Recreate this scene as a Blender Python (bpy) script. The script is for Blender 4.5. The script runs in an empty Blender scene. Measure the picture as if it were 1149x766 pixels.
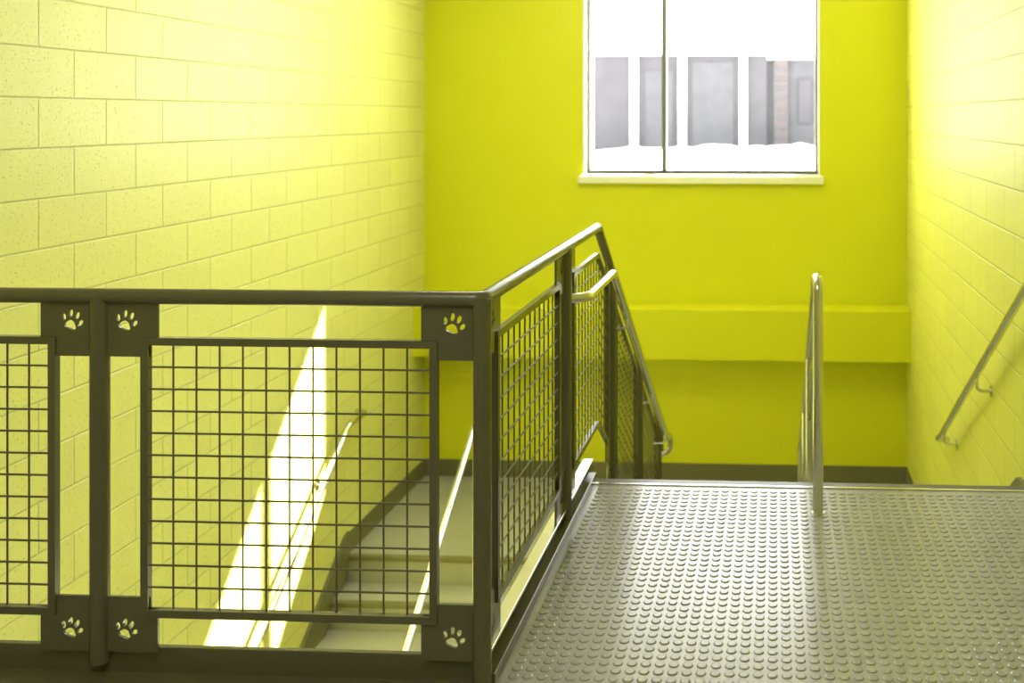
import bpy, bmesh, math
from mathutils import Vector, Matrix
S=bpy.context.scene
COL=S.collection
# ------------------------------------------------------------ layout (metres)
WL=-2.95; WR=1.08; YB=8.26; YF=-2.2; ZC=3.25; ZLOW=-2.92
ZL=-1.46              # half landing
YN=4.256              # top nosing
RISE=1.46/8; RUN=0.28
GX=-0.798; GY=2.684   # guard planes
# ------------------------------------------------------------ materials
def mat(name,col,rough=0.5,metal=0.0,noise=0.0,nscale=8,bump=0.0,bscale=200,spec=0.5):
    m=bpy.data.materials.new(name); m.use_nodes=True
    nt=m.node_tree; b=nt.nodes['Principled BSDF']
    b.inputs['Roughness'].default_value=rough; b.inputs['Metallic'].default_value=metal
    b.inputs['Specular IOR Level'].default_value=spec
    tc=nt.nodes.new('ShaderNodeTexCoord')
    n=nt.nodes.new('ShaderNodeTexNoise'); n.inputs['Scale'].default_value=nscale; n.inputs['Detail'].default_value=4
    nt.links.new(tc.outputs['Object'],n.inputs['Vector'])
    r=nt.nodes.new('ShaderNodeMapRange'); r.inputs['To Min'].default_value=1-noise; r.inputs['To Max'].default_value=1+noise
    nt.links.new(n.outputs['Fac'],r.inputs['Value'])
    mx=nt.nodes.new('ShaderNodeVectorMath'); mx.operation='SCALE'
    mx.inputs[0].default_value=col
    nt.links.new(r.outputs['Result'],mx.inputs['Scale'])
    nt.links.new(mx.outputs['Vector'],b.inputs['Base Color'])
    if bump>0:
        n2=nt.nodes.new('ShaderNodeTexNoise'); n2.inputs['Scale'].default_value=bscale
        nt.links.new(tc.outputs['Object'],n2.inputs['Vector'])
        bp=nt.nodes.new('ShaderNodeBump'); bp.inputs['Strength'].default_value=bump; bp.inputs['Distance'].default_value=0.002
        nt.links.new(n2.outputs['Fac'],bp.inputs['Height']); nt.links.new(bp.outputs['Normal'],b.inputs['Normal'])
    return m
def block_mat(name,col,shift,rough=0.40,spec=0.5):
    m=bpy.data.materials.new(name); m.use_nodes=True
    nt=m.node_tree; b=nt.nodes['Principled BSDF']; b.inputs['Roughness'].default_value=rough
    b.inputs['Specular IOR Level'].default_value=spec
    L=nt.links
    tc=nt.nodes.new('ShaderNodeTexCoord'); sp=nt.nodes.new('ShaderNodeSeparateXYZ'); cb=nt.nodes.new('ShaderNodeCombineXYZ')
    L.new(tc.outputs['Object'],sp.inputs[0])
    ad=nt.nodes.new('ShaderNodeMath'); ad.operation='ADD'; ad.inputs[1].default_value=shift
    L.new(sp.outputs['Y'],ad.inputs[0]); L.new(ad.outputs[0],cb.inputs['X'])
    ad2=nt.nodes.new('ShaderNodeMath'); ad2.operation='ADD'; ad2.inputs[1].default_value=0.203*20-0.008
    L.new(sp.outputs['Z'],ad2.inputs[0]); L.new(ad2.outputs[0],cb.inputs['Y'])
    br=nt.nodes.new('ShaderNodeTexBrick')
    br.inputs['Scale'].default_value=1; br.inputs['Brick Width'].default_value=0.406; br.inputs['Row Height'].default_value=0.203
    br.inputs['Mortar Size'].default_value=0.006; br.inputs['Mortar Smooth'].default_value=0.8
    br.inputs['Color1'].default_value=(1,1,1,1); br.inputs['Color2'].default_value=(0.95,0.95,0.95,1); br.inputs['Mortar'].default_value=(0.78,0.78,0.78,1)
    L.new(cb.outputs[0],br.inputs['Vector'])
    # pits of the concrete block
    n=nt.nodes.new('ShaderNodeTexNoise'); n.inputs['Scale'].default_value=85; n.inputs['Detail'].default_value=5
    L.new(tc.outputs['Object'],n.inputs['Vector'])
    pr=nt.nodes.new('ShaderNodeMapRange'); pr.inputs['From Min'].default_value=0.30; pr.inputs['From Max'].default_value=0.41
    L.new(n.outputs['Fac'],pr.inputs['Value'])
    pc=nt.nodes.new('ShaderNodeMapRange'); pc.inputs['To Min'].default_value=0.80; pc.inputs['To Max'].default_value=1
    L.new(pr.outputs['Result'],pc.inputs['Value'])
    m1=nt.nodes.new('ShaderNodeMix'); m1.data_type='RGBA'; m1.blend_type='MULTIPLY'; m1.inputs[0].default_value=1
    L.new(br.outputs['Color'],m1.inputs[6]); m1.inputs[7].default_value=(*col,1)
    sc=nt.nodes.new('ShaderNodeVectorMath'); sc.operation='SCALE'
    L.new(m1.outputs[2],sc.inputs[0]); L.new(pc.outputs['Result'],sc.inputs['Scale'])
    L.new(sc.outputs['Vector'],b.inputs['Base Color'])
    h=nt.nodes.new('ShaderNodeMath'); h.operation='MULTIPLY_ADD'; h.inputs[1].default_value=-1.0
    L.new(br.outputs['Fac'],h.inputs[0])
    h2=nt.nodes.new('ShaderNodeMath'); h2.operation='MULTIPLY'; h2.inputs[1].default_value=0.33
    L.new(pr.outputs['Result'],h2.inputs[0]); L.new(h2.outputs[0],h.inputs[2])
    bp=nt.nodes.new('ShaderNodeBump'); bp.inputs['Strength'].default_value=0.6; bp.inputs['Distance'].default_value=0.005
    L.new(h.outputs[0],bp.inputs['Height']); L.new(bp.outputs['Normal'],b.inputs['Normal'])
    return m
M_blockL=block_mat('painted_block',(0.72,0.72,0.20),0.203+0.406*10)
M_blockR=block_mat('painted_block_r',(0.72,0.72,0.10),0.1+0.406*10,0.5,0.35)
M_yellow=mat('yellow_paint',(0.67,0.67,0.003),0.5,noise=0.02,nscale=2,bump=0.15,bscale=300)
M_yellowL=mat('yellow_paint_beam',(0.66,0.66,0.003),0.5,noise=0.02,nscale=2)
M_cream=mat('cream_paint',(0.8,0.8,0.6),0.6,noise=0.02,nscale=2)
M_ceil=mat('ceiling_white',(0.85,0.85,0.7),0.8,noise=0.02)
M_rubber=mat('grey_rubber',(0.31,0.305,0.28),0.22,noise=0.06,nscale=3)
M_tread=mat('tread_rubber',(0.34,0.34,0.24),0.4,noise=0.05,nscale=4)
M_nose=mat('nosing_dark',(0.10,0.095,0.075),0.4,noise=0.05)
M_base=mat('vinyl_base',(0.16,0.15,0.06),0.5,noise=0.05)
M_olive=mat('olive_steel_paint',(0.11,0.098,0.052),0.25,noise=0.05,nscale=6)
M_wire=mat('wire_mesh_paint',(0.09,0.075,0.035),0.4,noise=0.05)
M_steel=mat('brushed_steel',(0.68,0.66,0.56),0.24,metal=1.0,noise=0.06,nscale=20)
M_frame=mat('window_bronze',(0.14,0.14,0.11),0.4,noise=0.04)
M_sill=mat('sill_white',(0.85,0.84,0.6),0.4,noise=0.02)
M_snow=mat('snow',(0.9,0.9,0.92),0.8,noise=0.04,nscale=1)
M_facade=mat('facade_grey',(0.040,0.038,0.040),0.7,noise=0.35,nscale=1.2)
M_facade2=mat('facade_grey_light',(0.047,0.046,0.048),0.7,noise=0.3,nscale=2)
M_brick=mat('facade_brick',(0.066,0.056,0.052),0.8,noise=0.4,nscale=6)
M_pil=mat('facade_white',(0.85,0.85,0.85),0.7,noise=0.03)
# ------------------------------------------------------------ helpers
def link(o,parent=None):
    COL.objects.link(o)
    if parent: o.parent=parent
    return o
def empty(name):
    e=bpy.data.objects.new(name,None); COL.objects.link(e); return e
def meshobj(name,verts,faces,m,parent=None,smooth=False,bevel=0):
    me=bpy.data.meshes.new(name); me.from_pydata([tuple(v) for v in verts],[],faces); me.validate()
    bm=bmesh.new(); bm.from_mesh(me); bmesh.ops.recalc_face_normals(bm,faces=bm.faces); bm.to_mesh(me); bm.free()
    me.materials.append(m)
    if smooth:
        for p in me.polygons: p.use_smooth=True
    o=bpy.data.objects.new(name,me); link(o,parent)
    if bevel>0:
        b=o.modifiers.new('b','BEVEL'); b.width=bevel; b.segments=2; b.limit_method='ANGLE'
    return o
def boxdata(boxes):
    V=[];F=[]
    for (x0,x1,y0,y1,z0,z1) in boxes:
        n=len(V)
        V+=[(x0,y0,z0),(x1,y0,z0),(x1,y1,z0),(x0,y1,z0),(x0,y0,z1),(x1,y0,z1),(x1,y1,z1),(x0,y1,z1)]
        F+=[(n,n+3,n+2,n+1),(n+4,n+5,n+6,n+7),(n,n+1,n+5,n+4),(n+1,n+2,n+6,n+5),(n+2,n+3,n+7,n+6),(n+3,n,n+4,n+7)]
    return V,F
def boxes(name,bl,m,parent=None,bevel=0):
    V,F=boxdata(bl); return meshobj(name,V,F,m,parent,bevel=bevel)
def prism(name,poly,x0,x1,m,parent=None,bevel=0):
    """poly in (y,z), extruded along x"""
    n=len(poly); V=[(x0,y,z) for y,z in poly]+[(x1,y,z) for y,z in poly]
    F=[tuple(range(n)),tuple(range(2*n-1,n-1,-1))]+[(i,(i+1)%n,n+(i+1)%n,n+i) for i in range(n)]
    return meshobj(name,V,F,m,parent,bevel=bevel)
def fillet(pts,r,seg=6):
    pts=[Vector(p) for p in pts]; out=[pts[0]]
    for i in range(1,len(pts)-1):
        a,b,c=pts[i-1],pts[i],pts[i+1]
        d1=(a-b); d2=(c-b); rr=min(r,d1.length*.49,d2.length*.49)
        p1=b+d1.normalized()*rr; p2=b+d2.normalized()*rr
        for k in range(seg+1):
            t=k/seg; out.append(p1*(1-t)**2+b*2*t*(1-t)+p2*t*t)
    out.append(pts[-1]); return out
def curve_to_mesh(cu,name,m,parent,smooth=True):
    tmp=bpy.data.objects.new('tmp',cu); COL.objects.link(tmp)
    bpy.context.view_layer.update()
    me=bpy.data.meshes.new_from_object(tmp.evaluated_get(bpy.context.evaluated_depsgraph_get()))
    bpy.data.objects.remove(tmp); me.name=name
    me.materials.clear(); me.materials.append(m)
    for p in me.polygons: p.use_smooth=smooth
    o=bpy.data.objects.new(name,me); link(o,parent); return o
def tubes(name,paths,r,m,parent=None,res=4):
    cu=bpy.data.curves.new(name,'CURVE'); cu.dimensions='3D'; cu.bevel_depth=r; cu.bevel_resolution=res; cu.use_fill_caps=True
    for p in paths:
        s=cu.splines.new('POLY'); s.points.add(len(p)-1)
        for i,q in enumerate(p): s.points[i].co=(*q,1)
    return curve_to_mesh(cu,name,m,parent)
# ------------------------------------------------------------ room shell
boxes('wall_left',[(WL-0.2,WL,YF,YB+0.25,ZLOW-0.2,ZC)],M_blockL)
boxes('wall_right',[(WR,WR+0.2,YF,YB+0.25,ZLOW-0.2,ZC)],M_blockR)
boxes('wall_front',[(WL,WR,YF-0.2,YF,ZLOW-0.2,ZC)],M_cream)
wx0,wx1,wz0,wz1=-1.60,0.36,1.075,2.95
boxes('wall_back',[(WL,wx0,YB,YB+0.25,ZLOW-0.2,ZC),(wx1,WR,YB,YB+0.25,ZLOW-0.2,ZC),
                   (wx0,wx1,YB,YB+0.25,ZLOW-0.2,wz0),(wx0,wx1,YB,YB+0.25,wz1,ZC)],M_yellow)
boxes('beam_ledge',[(WL,WR,YB-0.26,YB,-0.40,0.0)],M_yellowL)
boxes('ceiling',[(WL-0.2,WR+0.2,YF-0.2,YB+0.25,ZC,ZC+0.15)],M_ceil)
# exterior eave
boxes('roof_eave',[(WL-1,WR+2.5,YB+0.25,YB+1.05,3.50,3.66)],M_pil)
# window
w=empty('window_1')
yw=YB+0.10
fr=0.030
boxes('frame',[(wx0,wx0+0.04,yw,yw+0.06,wz0,wz1),(wx1-fr,wx1,yw,yw+0.06,wz0,wz1),
               (wx0+0.04,wx1-fr,yw,yw+0.06,wz0,wz0+fr),(wx0+0.04,wx1-fr,yw,yw+0.06,wz1-fr,wz1)],M_frame,w,0.004)
boxes('mullion',[(-0.956,-0.914,yw-0.005,yw+0.065,wz0+fr,wz1-fr)],M_frame,w,0.004)
boxes('jamb_liner',[(wx0-0.002,wx0+0.012,YB-0.005,yw,wz0,wz1),(wx1-0.004,wx1+0.002,YB-0.005,yw,wz0,wz1)],M_sill,w)
boxes('sill',[(wx0-0.035,wx1+0.035,YB-0.05,yw,wz0-0.075,wz0-0.012),(wx0-0.02,wx1+0.02,YB-0.03,yw,wz0-0.012,wz0)],M_sill,w,0.006)
# ------------------------------------------------------------ upper floor
fl=boxes('floor',[(WL,GX+0.02,YF,GY+0.05,-0.28,0),(GX+0.02,WR,YF,YN-0.05,-0.28,0)],M_rubber)
def studs(name,x0,x1,y0,y1,z,pitch,r,m,parent):
    V=[];F=[];N=12
    prof=((r,-0.0003),(r-0.0012,0.0022),(r-0.0042,0.0034))
    ring=[(math.cos(2*math.pi*k/N),math.sin(2*math.pi*k/N)) for k in range(N)]
    nx=int((x1-x0)/pitch); ny=int((y1-y0)/pitch)
    for i in range(nx):
        for j in range(ny):
            cx=x0+(i+.5)*pitch; cy=y1-(j+.5)*pitch; n=len(V)
            for rr,h in prof:
                for c,s in ring: V.append((cx+rr*c,cy+rr*s,z+h))
            for q in range(2):
                for k in range(N): F.append((n+q*N+k,n+q*N+(k+1)%N,n+(q+1)*N+(k+1)%N,n+(q+1)*N+k))
            F.append(tuple(range(n+2*N,n+3*N)))
    return meshobj(name,V,F,m,parent)
studs('raised_studs',GX+0.05,WR-0.02,0.8,YN-0.09,0,0.040,0.0155,M_rubber,fl)
boxes('stair_nosing',[(GX+0.03,WR,YN-0.05,YN,-0.03,0.004)],M_nose,fl,0.003)
boxes('nosing_groove',[(GX+0.03,WR,YN-0.062,YN-0.05,-0.03,0.005)],M_steel,fl)
# ------------------------------------------------------------ flights
def flight_down(name,x0,x1,ys,zs,sgn,n,parent=None):
    st=empty(name)
    y,z=ys,zs
    yb=ys-sgn*0.03
    top=[(yb,zs-0.004),(ys,zs-0.004)]
    for i in range(n):
        z-=RISE; top.append((y,z)); 
        if i<n-1:
            y+=sgn*RUN; top.append((y,z))
    low=[(y,z-0.15),(yb,zs-0.34)]
    prism('steps',top+low,x0,x1,M_tread,st)
    nb=[];yy=ys
    for i in range(n):
        zz=zs-i*RISE
        a,b=(yy-0.035*sgn,yy+0.012*sgn)
        nb.append((x0+0.001,x1-0.001,min(a,b),max(a,b),zz-0.028,zz+0.003))
        yy+=sgn*RUN
    boxes('nosings',nb[1:] if sgn>0 else nb,M_base,st,0.003)
    return st
NR=8
st1=flight_down('staircase',GX+0.02,WR,YN-0.002,0,1,NR)
YT=6.72
st2=flight_down('staircase',WL+0.001,-0.90,YT-0.004,ZL,-1,NR)
boxes('landing_floor',[(WL,-0.90,YT,YB,ZL-0.25,ZL),(-0.90,WR,YN+7*RUN,YB,ZL-0.25,ZL)],M_tread)
boxes('lower_floor',[(WL,WR,YF,YT-7*RUN,ZLOW-0.2,ZLOW),],M_tread)
# stringers
k=RISE/RUN
prism('stringer',[(YN-0.1,0.06),(YN+0.05,0.06),(6.3,-k*(6.3-YN)+0.10),(6.75,ZL+0.06),(6.75,ZL-0.25),(6.3,ZL-0.3),(YN-0.1,-0.32)],GX-0.035,GX-0.008,M_olive,st1,0.003)
prism('wall_stringer',[(YN+0.002,-0.01),(YN+0.2,-0.03),(YN+7*RUN,ZL+0.24),(YN+7*RUN,ZL),(YN+0.002,-0.2)],WR-0.02,WR,M_base,st1)
prism('wall_stringer',[(YT+0.02,ZL+0.16),(YT+0.02,ZL-0.1),(YT-7*RUN,ZLOW),(YT-7*RUN,ZLOW+0.30),(YT-0.05,ZL+0.14)],WL,WL+0.025,M_base,st2)
prism('outer_stringer',[(YT+0.02,ZL+0.05),(YT+0.02,ZL-0.3),(YT-7*RUN,ZLOW),(YT-7*RUN,ZLOW+0.25)],-0.90,-0.87,M_olive,st2)
# baseboards
bh=0.14
boxes('baseboard_back',[(WL,WR,YB-0.012,YB,ZL,ZL+bh)],M_base)
boxes('baseboard_left',[(WL,WL+0.012,YT,YB-0.012,ZL,ZL+bh)],M_base)
boxes('baseboard_right',[(WR-0.012,WR,YN+7*RUN,YB-0.012,ZL,ZL+bh)],M_base)
# ------------------------------------------------------------ guard railing with wire mesh & paw plates
G=empty('guard_railing')
RZ=1.060
YBEND=4.45; SL=0.665
def railshift(y): return 0.0 if y<YBEND else -SL*(y-YBEND)
def Pfront(s,z,o): return (s,GY+o,z)
def Pside(s,z,o): return (GX-o,s,z+railshift(s))
def strip(P,s0,s1,z0,z1,th,n=1):
    V=[];F=[]
    for i in range(n+1):
        s=s0+(s1-s0)*i/n
        V+=[P(s,z0,-th),P(s,z1,-th),P(s,z1,th),P(s,z0,th)]
    for i in range(n):
        a=4*i
        for j in range(4): F.append((a+j,a+(j+1)%4,a+4+(j+1)%4,a+4+j))
    F.append((0,1,2,3)); F.append((4*n,4*n+1,4*n+2,4*n+3))
    return V,F
def merge(lst):
    V=[];F=[]
    for v,f in lst:
        n=len(V); V+=v; F+=[tuple(i+n for i in q) for q in f]
    return V,F
def paw(cx,cy,sz,rot):
    def ell(x,y,a,b,r,N=14,tri=0):
        out=[]
        for i in range(N):
            t=2*math.pi*i/N
            rr=1+tri*math.cos(3*(t-math.pi/2))
            px,py=a*rr*math.cos(t),b*rr*math.sin(t)
            qx=x+px*math.cos(r)-py*math.sin(r); qy=y+px*math.sin(r)+py*math.cos(r)
            out.append((qx,qy))
        return out
    L=[ell(0,-0.42,0.54,0.38,0,18,0.14),ell(-0.78,0.04,0.19,0.32,0.45),ell(-0.30,0.54,0.20,0.35,0.12),
       ell(0.30,0.54,0.20,0.35,-0.12),ell(0.78,0.04,0.19,0.32,-0.45)]
    c,s=math.cos(rot),math.sin(rot)
    return [[(cx+sz*(x*c-y*s),cy+sz*(x*s+y*c)) for x,y in l] for l in L]
def plate(name,P,outline,paws,m):
    cu=bpy.data.curves.new(name,'CURVE'); cu.dimensions='2D'; cu.fill_mode='BOTH'; cu.extrude=0.004
    for lp in [outline]+paws:
        sp=cu.splines.new('POLY'); sp.points.add(len(lp)-1); sp.use_cyclic_u=True
        for i,(x,y) in enumerate(lp): sp.points[i].co=(x,y,0,1)
    o=curve_to_mesh(cu,name,m,G,False)
    for v in o.data.vertices:
        v.co=P(v.co.x,v.co.y,v.co.z)
    return o
def panel(tag,P,s0,s1,plates=True,nx=12,botz=0.085,n=1):
    """s0,s1: post centres"""
    a,b=s0+0.122,s1-0.122
    e=0.021
    fs=[]
    fs.append(strip(P,a+e,b-e,0.926,0.926+e,0.010,n)); fs.append(strip(P,a+e,b-e,0.174,0.174+e,0.010,n))
    fs.append(strip(P,a,a+e,0.174,0.926+e,0.0103)); fs.append(strip(P,b-e,b,0.174,0.926+e,0.0103))
    V,F=merge(fs); meshobj('panel_frame_'+tag,V,F,M_olive,G)
    # woven wires
    paths=[]
    ia,ib=a+e,b-e; iz0,iz1=0.174+e,0.926
    r=0.0029
    for i in range(1,nx):
        s=ia+(ib-ia)*(i)/nx
        paths.append([P(s,iz0-0.005,r*0.8),P(s,iz1+0.005,r*0.8)])
    nz=12
    for j in range(1,nz):
        z=iz0+(iz1-iz0)*j/nz
        q=max(n*3,1)
        paths.append([P(ia-0.005+(ib-ia+0.01)*k/q,z,-r*0.8) for k in range(q+1)])
    tubes('wire_mesh_'+tag,paths,r,M_wire,G,1)
    for side in (0,1):
        def X(d): return s0+d if side==0 else s1-d
        for top in (0,1):
            if top: ol=[(X(0.018),1.045),(X(0.168),1.045),(X(0.168),0.927),(X(0.143),0.927),(X(0.143),0.893),(X(0.018),0.893)]; cz=0.992
            else: ol=[(X(0.018),botz-0.01),(X(0.168),botz-0.01),(X(0.168),0.195),(X(0.143),0.195),(X(0.143),0.228),(X(0.018),0.228)]; cz=0.137
            pw=paw(X(0.078),cz,0.032,-0.35) if plates else []
            plate('paw_plate_%s_%d%d'%(tag,side,top),P,ol,pw,M_olive)
FP=[-2.915,-1.875,GX]
SP=[GY,3.762,4.84,5.80,6.76]
panel('f1',Pfront,FP[0],FP[1]); panel('f2',Pfront,FP[1],FP[2])
panel('s1',Pside,SP[0],SP[1])
panel('s2',Pside,SP[1],SP[2],n=24)
panel('s3',Pside,SP[2],SP[3],nx=11,n=4)
panel('s4',Pside,SP[3],SP[4],nx=11,n=4)
# posts
pp=[]
for x in FP[:2]: pp.append([(x,GY,0.045),(x,GY,RZ)])
pp.append([(GX,GY,0.02),(GX,GY,RZ)])
pp.append([(GX,SP[1],0.0-0.10),(GX,SP[1],RZ)])
for y in SP[2:]: pp.append([(GX,y,-0.04+railshift(y)),(GX,y,RZ+railshift(y))])
tubes('posts',pp,0.0255,M_olive,G,6)
tr=[(FP[0],GY,RZ),(GX,GY,RZ),(GX,YBEND,RZ),(GX,6.76,RZ+railshift(6.76)),(GX,6.90,RZ+railshift(6.90)-0.01),(GX,6.92,RZ+railshift(6.9)-0.20)]
tubes('top_rail',[fillet(tr,0.03)],0.0215,M_olive,G,6)
# toe plates / curb
boxes('toe_plate',[(WL,GX+0.005,GY+0.012,GY+0.030,-0.30,0.082)],M_olive,G,0.003)
boxes('edge_angle',[(WL,GX+0.015,GY-0.075,GY+0.012,0.0,0.012)],M_olive,G)
boxes('side_curb',[(GX-0.03,GX-0.006,GY+0.03,YN+0.02,-0.30,0.075),(GX-0.006,GX+0.03,GY+0.02,YN+0.0,0.0,0.03)],M_olive,G,0.003)
boxes('curb_cap',[(GX-0.032,GX+0.012,GY+0.03,YN+0.02,0.070,0.080)],M_steel,G,0.002)
# grab rail carried by the guard
hx=GX+0.075
hr=[(GX,3.80,0.86),(hx,3.83,0.86),(hx,YBEND-0.02,0.86),(hx,6.65,0.86-SL*(6.65-YBEND)),(hx,6.82,0.86-SL*(6.65-YBEND)-0.02),(hx,6.84,0.86-SL*(6.65-YBEND)-0.14),(GX,6.80,0.86-SL*(6.65-YBEND)-0.16)]
tubes('grab_rail',[fillet(hr,0.05)],0.019,M_steel,G,6)
br=[]
for y in (4.84,5.80,6.5):
    z=0.86-SL*(y-YBEND); br.append([(GX,y,z-0.08),(hx,y,z-0.075),(hx,y,z-0.01)])
tubes('grab_rail_brackets',[fillet(b,0.02) for b in br],0.007,M_steel,G,3)
# centre handrails
def centre_rail(x,ytop,ztop,ybot,zbot,sgn,hgt=0.92,yext=0.12,second=True):
    H=empty('handrail')
    path=[(x,ytop,ztop),(x,ytop,ztop+hgt-0.005),(x,ytop+sgn*yext*1.4,ztop+hgt-0.02),(x,ybot-sgn*0.12,zbot+hgt-0.01),(x,ybot+sgn*0.05,zbot+hgt-0.03),(x,ybot+sgn*0.05,zbot)]
    tubes('rail',[fillet(path,0.06)],0.021,M_steel,H,6)
    L=(ybot-sgn*0.12)-(ytop+sgn*yext*1.4); z0=ztop+hgt-0.02; z1=zbot+hgt-0.01
    posts=[];low=[]
    for t in (0.36,0.70):
        y=ytop+sgn*yext*1.4+L*t; z=z0+(z1-z0)*t
        posts.append([(x,y,z-0.98),(x,y,z)])
    tubes('posts',posts,0.019,M_steel,H,6)
    if second:
        low.append([(x,ytop,ztop+0.60),(x,ytop+sgn*yext*1.6,ztop+0.58),(x,ybot-sgn*0.12,zbot+0.60),(x,ybot+sgn*0.05,zbot+0.58)])
        tubes('lower_rail',low,0.012,M_steel,H,4)
    fl=[]
    for (yy,zz) in ((ytop,ztop),(ybot+sgn*0.05,zbot)):
        fl.append([(x,yy,zz),(x,yy,zz+0.006)])
    tubes('base_flange',fl,0.026,M_steel,H,6)
centre_rail(0.167,3.93,0.0,6.50,ZL,1)
centre_rail(-2.05,YT+0.15,ZL,YT-7*RUN-0.3,ZLOW,-1,second=False)
# wall handrails
def wall_rail(xw,side,y0,z0,y1,z1,ys):
    H=empty('handrail'); x=xw+side*0.075
    d=1 if y1>y0 else -1
    path=[(xw,y0-d*0.29,z0),(x,y0-d*0.28,z0),(x,y0,z0),(x,y1,z1),(x,y1+d*0.10,z1-0.04),(xw,y1+d*0.11,z1-0.05)]
    tubes('rail',[fillet(path,0.045)],0.019,M_steel,H,6)
    bb=[];ff=[]
    for y in ys:
        z=z0+(z1-z0)*(y-y0)/(y1-y0)
        bb.append(fillet([(xw,y,z-0.085),(x,y,z-0.085),(x,y,z-0.015)],0.035)); ff.append([(xw,y,z-0.085),(xw+side*0.006,y,z-0.085)])
    tubes('brackets',bb,0.0075,M_steel,H,3); tubes('bracket_roses',ff,0.03,M_steel,H,6)
wall_rail(WR,-1,3.9,0.97,6.15,-0.40,(5.05,6.0))
wall_rail(WL,1,YT-0.12,-0.52,YT-7*RUN-0.3,-0.52-1.46*1.05,(6.3,5.3,4.6))
# ------------------------------------------------------------ exterior
B=empty('building')
YE=36
boxes('facade',[(-6.6,-0.30,YE,YE+6,-4,3.75)],M_facade,B)
boxes('pilasters',[(x-0.13,x+0.13,YE-0.2,YE,-4,3.75) for x in (-5.1,-3.35,-1.15)],M_pil,B)
boxes('doors',[(-4.7,-3.7,YE-0.05,YE,-4,3.2),(-3.0,-1.5,YE-0.05,YE,-4,3.5)],M_facade2,B)
boxes('parapet',[(-6.7,-0.35,YE-0.25,YE+6,3.75,4.0)],M_pil,B)
B2=empty('building')
boxes('facade',[(-0.29,7,YE+0.2,YE+7,-4,3.60)],M_facade2,B2)
boxes('brick_pier',[(-0.05,0.45,YE+0.0,YE+0.2,-4,3.6)],M_brick,B2)
boxes('brick_bands',[(-0.07,0.47,YE-0.05,YE+0.1,0.4+0.35*i,0.50+0.35*i) for i in range(9)],M_facade2,B2)
boxes('cornice',[(-0.29,7,YE-0.1,YE+0.2,3.6,3.75)],M_pil,B2)
boxes('windows',[(0.85+0.9*i,1.30+0.9*i,YE+0.1,YE+0.2,1.3,2.9) for i in range(5)],M_facade,B2)
SNW=boxes('annex_roof_snow',[(-12,14,22,YE-0.3,-4,-0.1)],M_snow,B)
def heap(name,xa,xb,y,h,parent):
    N=60;V=[];F=[]
    for i in range(N+1):
        x=xa+(xb-xa)*i/N; e=math.sin(math.pi*i/N)**0.3 if 0<i<N else 0
        z=-0.1+e*h*(0.85+0.05*math.sin(x*2.3)+0.03*math.sin(x*7.9+1)+0.03*math.sin(x*17.0))
        V+=[(x,y,-0.15),(x,y+0.35,z),(x,y+1.2,z*0.9),(x,y+1.8,-0.15)]
    for i in range(N):
        for j in range(3): F.append((4*i+j,4*i+j+1,4*i+4+j+1,4*i+4+j))
    F.append((0,1,2,3)); F.append((4*N,4*N+1,4*N+2,4*N+3))
    meshobj(name,V,F,M_snow,parent,True)
heap('snow_heap',-8.5,9,YE-3.5,0.80,B)
boxes('ground_outside',[(-60,60,YB+0.3,120,-4.3,-4)],M_snow)
# ------------------------------------------------------------ lights
wd=bpy.data.worlds.new('World'); S.world=wd; wd.use_nodes=True
bg=wd.node_tree.nodes['Background']; bg.inputs['Color'].default_value=(0.96,0.98,1,1); bg.inputs['Strength'].default_value=7.6
sd=bpy.data.lights.new('sun','SUN'); sd.energy=52; sd.angle=0.009; sd.color=(1,0.97,0.92)
so=bpy.data.objects.new('sun',sd); link(so)
so.rotation_euler=Vector((-1,-1.36,-1.49)).to_track_quat('-Z','Y').to_euler()
def fill_lamp(x,y,lx,ly,power):  # added fill light with a stand-in housing, out of view, to brighten the stairwell
    e=empty('fill_light')
    boxes('fill_housing',[(x-lx/2-0.02,x+lx/2+0.02,y-ly/2-0.02,y+ly/2+0.02,ZC-0.07,ZC)],M_ceil,e)
    l=bpy.data.lights.new('fill_lamp','AREA'); l.shape='RECTANGLE'; l.size=lx; l.size_y=ly; l.energy=power; l.color=(1,0.99,0.95)
    o=bpy.data.objects.new('fill_lamp',l); link(o,e); o.location=(x,y,ZC-0.08)
fill_lamp(-0.9,0.6,1.2,1.8,38)
fill_lamp(-1.4,5.4,1.2,1.6,55)
# ------------------------------------------------------------ camera
cd=bpy.data.cameras.new('camera'); cam=bpy.data.objects.new('camera',cd); link(cam)
cd.sensor_width=36; cd.lens=1120/1149*36
cd.shift_x=-(814-574.5)/1149; cd.shift_y=-(383-130)/1149
cd.clip_start=0.02; cd.clip_end=500
cd.dof.use_dof=True; cd.dof.focus_distance=3.1; cd.dof.aperture_fstop=2.8
cam.location=(0,0,1.56); cam.rotation_euler=(math.pi/2,0,math.atan(0.05))
S.camera=cam
S.view_settings.view_transform='Standard'
S.view_settings.exposure=0.20
